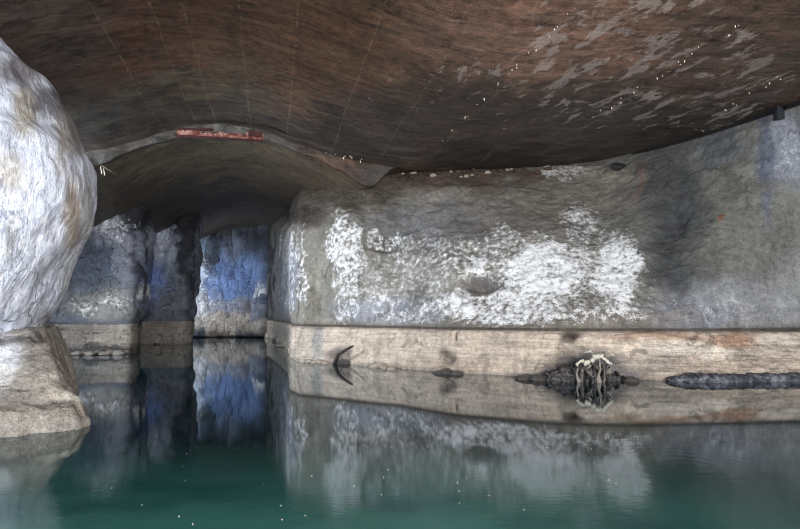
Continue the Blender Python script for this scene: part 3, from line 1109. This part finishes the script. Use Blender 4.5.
# dark stone lodged high in the wall
q = wall_at(617, 167)
tag(place('lodged_stone', rock_mesh('lodged_stone', .22, 4, 3, (1.1, .8, .62), .3, M_black), q + (0, -.14, -.05), .2),
    'dark oval stone lodged in the wall just under the low ceiling edge', 'stone')

# crusted flowstone at the foot of the right wall
b0 = WL(590, 382)
root = empty('flowstone', (b0[0], b0[1], 0), 'dripping black flowstone with a white crusted lip at the waterline', 'flowstone')


def flow_mound():
    n, m = 110, 50
    u = np.linspace(-1, 1, n)
    w = np.linspace(0, 1, m)
    Uu, Ww = np.meshgrid(u, w, indexing='ij')
    x = Uu * .95
    prof = np.clip(1 - np.abs(Uu + .05) ** 1.4, 0, 1) * (.75 + .5 * perlin(np.stack([Uu * 3.1, Uu * 0 + 2.2, Uu * 0], -1)))
    z = -.35 + Ww * (.37 + .50 * prof)
    y = .34 - .42 * np.clip(prof, 0, 1) ** .6 * np.sqrt(np.clip(1.02 - Ww * .9, 0, 1))
    P = np.stack([x, y, z], -1)
    rid = .07 * np.abs(perlin(np.stack([x * 9.5, y * 0, z * 2.2], -1))) * 2 + .13 * fbm(P * np.array([7, 7, 6.]), 5)
    P[..., 1] -= rid
    return grid_obj('mound', P, M_wetdark, parent=root)


mo = flow_mound()
mo.modifiers.new('thick', 'SOLIDIFY').thickness = .15
K = 14.7 / 600


def lipline(pts, n, rmax, seed, nm):
    pts = np.array(pts, float)
    f = np.linspace(0, len(pts) - 1, n)
    x = np.interp(f, range(len(pts)), pts[:, 0])
    z = np.interp(f, range(len(pts)), pts[:, 1])
    q = np.stack([f * 1.9 + seed, 0 * f + seed, 0 * f], -1)
    x = (x - 590) * K
    z = (382 - z) * K + .03 * fbm(q, 3)
    y = -.10 - .12 * np.sin(np.linspace(0, math.pi, n)) + .05 * fbm(q + 7, 3)
    r = rmax * (.35 + .9 * np.abs(fbm(q * 1.4 + 3, 3))) * (.4 + .6 * np.sin(np.linspace(.1, math.pi - .1, n)))
    P = np.stack([x, y, z], -1)
    tube(nm, P, r, M_crust, 12, root, 1.1, seed)
    return P


lip = lipline([(576, 366), (580, 361.5), (585, 363), (590, 360.5), (594, 357), (599, 357.5), (604, 361.5), (610, 365)], 70, .11, 2, 'crust_lip')
lipline([(584, 354), (588, 352.5), (592, 354)], 24, .04, 6, 'crust_lip')
lipline([(604, 357), (609, 355.5), (613, 357)], 24, .03, 9, 'crust_lip')
for k in range(17):
    f = (k + .3 + .4 * random.random()) / 17
    x, y, z = lip[int(f * 69)]
    ln = (z + .08) * (1.0 if k % 2 else random.uniform(.25, .7))
    pts = [(x + .022 * math.sin(j * .9 + 2.3 * k), y + .07 + .03 * math.sin(j * 2. + k), z - .03 - ln * j / 7) for j in range(8)]
    ww = random.uniform(.008, .026)
    rr = [ww * (1 + .6 * math.sin(j * 1.7 + k)) + .005 * j for j in range(8)]
    tube('drip_column', pts, rr, (M_wetdark, M_greystone, M_wetdark, M_darkstone, M_wetdark)[k % 5], 8, root, 1.0, k)


# dark sill at the waterline on the right
sp = [WL(668, 381.5), WL(690, 382), WL(720, 382), WL(760, 381.5), WL(800, 381), WL(850, 382)]
sp = np.array(sp)
ks = np.linspace(0, 1, 120)
px_s = np.stack([np.interp(ks, np.linspace(0, 1, len(sp)), sp[:, k]) for k in range(3)], -1)
th = np.linspace(0, math.pi * 2, 18, endpoint=False)
ring = []
for i, p in enumerate(px_s):
    sc = .25 + .75 * min(1, i / 22.)
    blk = .82 + .30 * abs(math.sin(i * .42 + 1.2 * math.sin(i * .13)))
    ring.append(np.stack([p[0] + 0 * th, p[1] + .12 + .26 * sc * np.cos(th), p[2] + .03 + np.clip(.12 * sc * blk * np.sin(th) * 1.3, -.3, .14 * sc)], -1))
Ps = np.stack(ring)
Ps = Ps + .07 * np.stack([0 * Ps[..., 0], fbm(Ps * 4, 3), fbm(Ps * 5 + 9, 3)], -1)
o = grid_obj('rock_sill', np.concatenate([Ps, Ps[:, :1]], 1), M_sill)
tag(o, 'long dark wet rock sill at the waterline right of the flowstone', 'rock')

# stones along the waterlines
variants = {m.name: [rock_mesh('stone_' + m.name, 1, k * 7 + 1, 4, (1, .8, .62), .75, m) for k in range(4)] for m in (M_palestone, M_greystone, M_darkstone, M_brownstone)}


def stones(spec, mat, group, name='stone', cat='stone'):
    for k, (px, py, rpx, label) in enumerate(spec):
        w = WL(px, py)
        r = rpx * w[1] / F
        o = place(name, variants[mat.name][k % 4], (w[0], w[1], r * (.35 if mat is M_greystone else .2 if mat is M_palestone else .12)), k * 1.7, (r, r * .9, r * .7))
        tag(o, label, cat, group)


pale = 'small pale stone in the row at the waterline below the tunnel corner'
stones([(294, 356.5, 3, pale), (299, 360, 4, pale), (304, 362, 3.2, pale), (309.5, 362.5, 4, pale), (315, 363, 3.2, pale), (320, 363, 4.4, pale), (325.5, 363.5, 3, pale)], M_palestone, 'pale stones at the tunnel corner')
stones([(377, 367, 6, 'larger pale boulder at the waterline right of the driftwood'), (384, 368.5, 4.5, 'smaller pale boulder beside the larger one right of the driftwood'),
        (391, 369.5, 3, 'smallest pale boulder in the cluster of three right of the driftwood')], M_palestone, 'pale boulders near the driftwood')
stones([(344, 363.5, 7.5, 'dark wet stone at the waterline leaned on by a driftwood stick')], M_darkstone, 'dark stones at the waterline')
stones([(440, 373.5, 5, 'flat dark stone at the waterline left of its dark neighbours'), (447, 373.5, 7, 'biggest dark stone at the waterline in mid wall'),
        (457, 374.5, 5, 'dark stone at the waterline right of the biggest dark stone')], M_darkstone, 'dark stones at the waterline')
stones([(525, 379, 7, 'dark stone at the waterline well left of the flowstone'), (537, 380, 8, 'dark broad stone at the waterline just left of the flowstone'),
        (632, 381.5, 6, 'dark stone at the waterline just right of the flowstone')], M_darkstone, 'dark stones beside the flowstone')
# row on the far left
fs = 'small grey stone in the row along the foot of the left buttress'
stones([(76, 355.2, 4.2, fs), (83, 354.2, 3.5, fs), (90, 355.2, 4.2, fs), (98, 354.2, 3.6, fs), (105, 355.2, 4.2, fs), (112, 354.2, 3.8, fs), (119, 354.8, 4.8, fs), (126, 353.7, 3.6, fs)], M_greystone, 'grey stones at the left buttress')
fb = 'grey block half in the water at the tunnel corner'
stones([(283, 347, 5, 'tall grey block standing in the water where the tunnel wall recedes'), (276, 341, 4, 'far grey block in the water beside the back wall')], M_greystone, 'blocks at the tunnel corner')

# driftwood
a, b = WL(334, 364), PT(353, 346, 18.6)
mid = (a + b) / 2 + (0, -.1, .12)
tag(tube('driftwood_stick', [a + (0, 0, -.05), (a + mid) / 2 + (0, 0, .1), mid, b], [.07, .06, .05, .03], M_wood, 9, None, .4, 1),
    'dark driftwood stick leaning on the wall from the dark stone', 'driftwood')
# rubble on the ledge at the wall top
rub = 'small brown rubble stone on the dark ledge where wall meets ceiling'
glint = 'small white calcite lump among brown rubble where wall meets ceiling'
pal = variants[M_palestone.name]
brn = variants[M_brownstone.name]
rub_at = []
k = 0
while k < 34:
    px = 392 + 165 * random.random()
    py = np.interp(px, [390, 450, 500, 560], [177, 175, 172, 168]) + random.uniform(-3, 5)
    q = wall_at(px, py)
    white = k % 3 == 0
    r = random.uniform(.05, .13) * (.75 if white else 1)
    if any(np.linalg.norm(q - c_) < (r + r_) * 1.5 for c_, r_ in rub_at):
        continue
    rub_at.append((q, r))
    k += 1
    o = place('calcite_lump' if white else 'rubble_stone', (pal if white else brn)[k % 4], q + (0, -.03, .01), k, (r, r, r * .9))
    tag(o, glint if white else rub, 'stone', 'white lumps at the wall top' if white else 'rubble at the wall top')


# soda straws hanging along the seams
def ceil_pt(px, py):
    a, b = ray(px, py)
    ys = np.linspace(3, 30, 3000)
    z = H + b * ys
    zc = zAf(*xy_st(a * ys, ys))
    i = np.argmax(z > zc)
    return np.array([a * ys[i], ys[i], zc[i]])


def straw_mesh(name, ln, r):
    o = tube(name, [(0, 0, .12), (0, 0, 0), (.004, 0, -ln * .6), (0, 0, -ln)], [r * 1.6, r * 1.3, r, r * .5], M_straw, 7)
    me = o.data
    bpy.data.objects.remove(o)
    return me


smesh = [straw_mesh('soda_straw', l, r) for l, r in ((.035, .014), (.05, .012), (.03, .02), (.06, .014))]


def straws(name_label, group, p0, p1, n, jit=1.5):
    for k in range(n):
        f = (k + random.uniform(-1.2, 1.2)) / n
        px = p0[0] + (p1[0] - p0[0]) * f + random.uniform(-jit, jit)
        py = p0[1] + (p1[1] - p0[1]) * f + random.uniform(-jit, jit)
        q = ceil_pt(px, py)
        sc = .7 * min(1.6, max(.5, q[1] / 12))
        o = place('soda_straw', smesh[k % 4], q + (0, 0, -.0), k, sc * random.uniform(.6, 1.1))
        tag(o, name_label, 'stalactite', group)


straws('tiny white soda straw on the ceiling seam that ends above mid wall', 'soda straws on the middle seam', (447, 136), (578, 5), 22, 1.6)
straws('tiny white soda straw on the long seam above the dark lodged stone', 'soda straws on the second seam', (592, 118), (745, 22), 17, 3)
straws('tiny white soda straw on the seam near the ceiling crack', 'soda straws on the third seam', (700, 130), (798, 62), 11, 4)
straws('tiny white soda straw at the ceiling edge over the tunnel arch', 'soda straws at the arch', (322, 152), (372, 162), 9, 2)
for k, (px, py) in enumerate(((101, 166), (104, 168))):
    a, b = PT(px - .5, py, 18.3), PT(px + 1, py + 8, 18.3)
    o = tube('root_strand', [a + (0, .8, .0), a + (0, .1, .03), a, (a + b) / 2, b], [.012, .012, .012, .012, .009], M_straw, 7)
    tag(o, ('thin pale root strand hanging beside the white pillar, nearer its edge', 'thin pale root strand hanging beside the white pillar, the one further from it')[k], 'root')

# specks afloat on the water
bm = bmesh.new()
for k in range(34):
    px, py = random.uniform(90, 620), random.uniform(440, 526)
    w = WL(px, py)
    r = random.uniform(.0025, .006)
    vs = [bm.verts.new((w[0] + r * random.uniform(.7, 1.3) * math.cos(a_), w[1] + r * random.uniform(.7, 1.3) * math.sin(a_), zz)) for zz in (.001, .006) for a_ in (0, 1.3, 2.5, 3.8, 5.1)]
    bm.faces.new(vs[5:])
    for j in range(5):
        bm.faces.new([vs[j], vs[(j + 1) % 5], vs[5 + (j + 1) % 5], vs[5 + j]])
me = bpy.data.meshes.new('floating_specks')
bm.to_mesh(me)
bm.free()
tag(link('floating_specks', me, M_straw), 'tiny pale specks scattered afloat on the near teal water', 'debris', kind='stuff')

# ------------------------------------------------------------------ light
def area(name, loc, tgt, size, sy, power, col):
    d = bpy.data.lights.new(name, 'AREA')
    d.shape = 'RECTANGLE'
    d.size, d.size_y = size, sy
    d.energy = power
    d.color = col
    o = bpy.data.objects.new(name, d)
    COL.objects.link(o)
    o.location = loc
    o.rotation_euler = (Vector(tgt) - Vector(loc)).to_track_quat('-Z', 'Y').to_euler()
    return o


def sun(name, direction, energy, angle, col):
    d = bpy.data.lights.new(name, 'SUN')
    d.energy = energy
    d.angle = R(angle)
    d.color = col
    o = bpy.data.objects.new(name, d)
    COL.objects.link(o)
    o.rotation_euler = Vector(direction).to_track_quat('-Z', 'Y').to_euler()
    return o


# daylight through the quarry mouth behind the camera
sun('daylight_sun', (-.26, 1, -.05), 3.25, 30, (.95, .97, 1.0))
area('daylight_mouth', (3, -8.5, 4), (-1, 14, 4), 22, 6, 1500, (.90, .95, 1.0))
# added warm fill lamp low behind the camera, brightens the ceiling
area('ceiling_fill', (3.0, -1.2, .7), (3.6, 5, 8), 1.2, .8, 1450, (1.0, .88, .78))
# added unseen lamps: behind the pillar for the buttress, in an alcove for the back wall
area('buttress_fill', (-15.5, 16, 3.4), (-12, 24, 2.6), 5, 4, 3600, (.86, .92, 1.0))
area('back_wall_fill', (-14.9, 35.3, 3.2), (-9.8, 40.5, 2.4), 2.4, 2.6, 420, (.84, .91, 1.0))

w = bpy.data.worlds.new('World')
scene.world = w
w.use_nodes = True
bg = w.node_tree.nodes['Background']
bg.inputs[0].default_value = (.62, .74, .95, 1)
bg.inputs[1].default_value = 1.6

scene.cycles.filter_width = 1.1
scene.view_settings.view_transform = 'Standard'
scene.view_settings.look = 'None'
scene.view_settings.exposure = 0.14
scene.view_settings.gamma = 1.0
scene.view_settings.use_curve_mapping = False
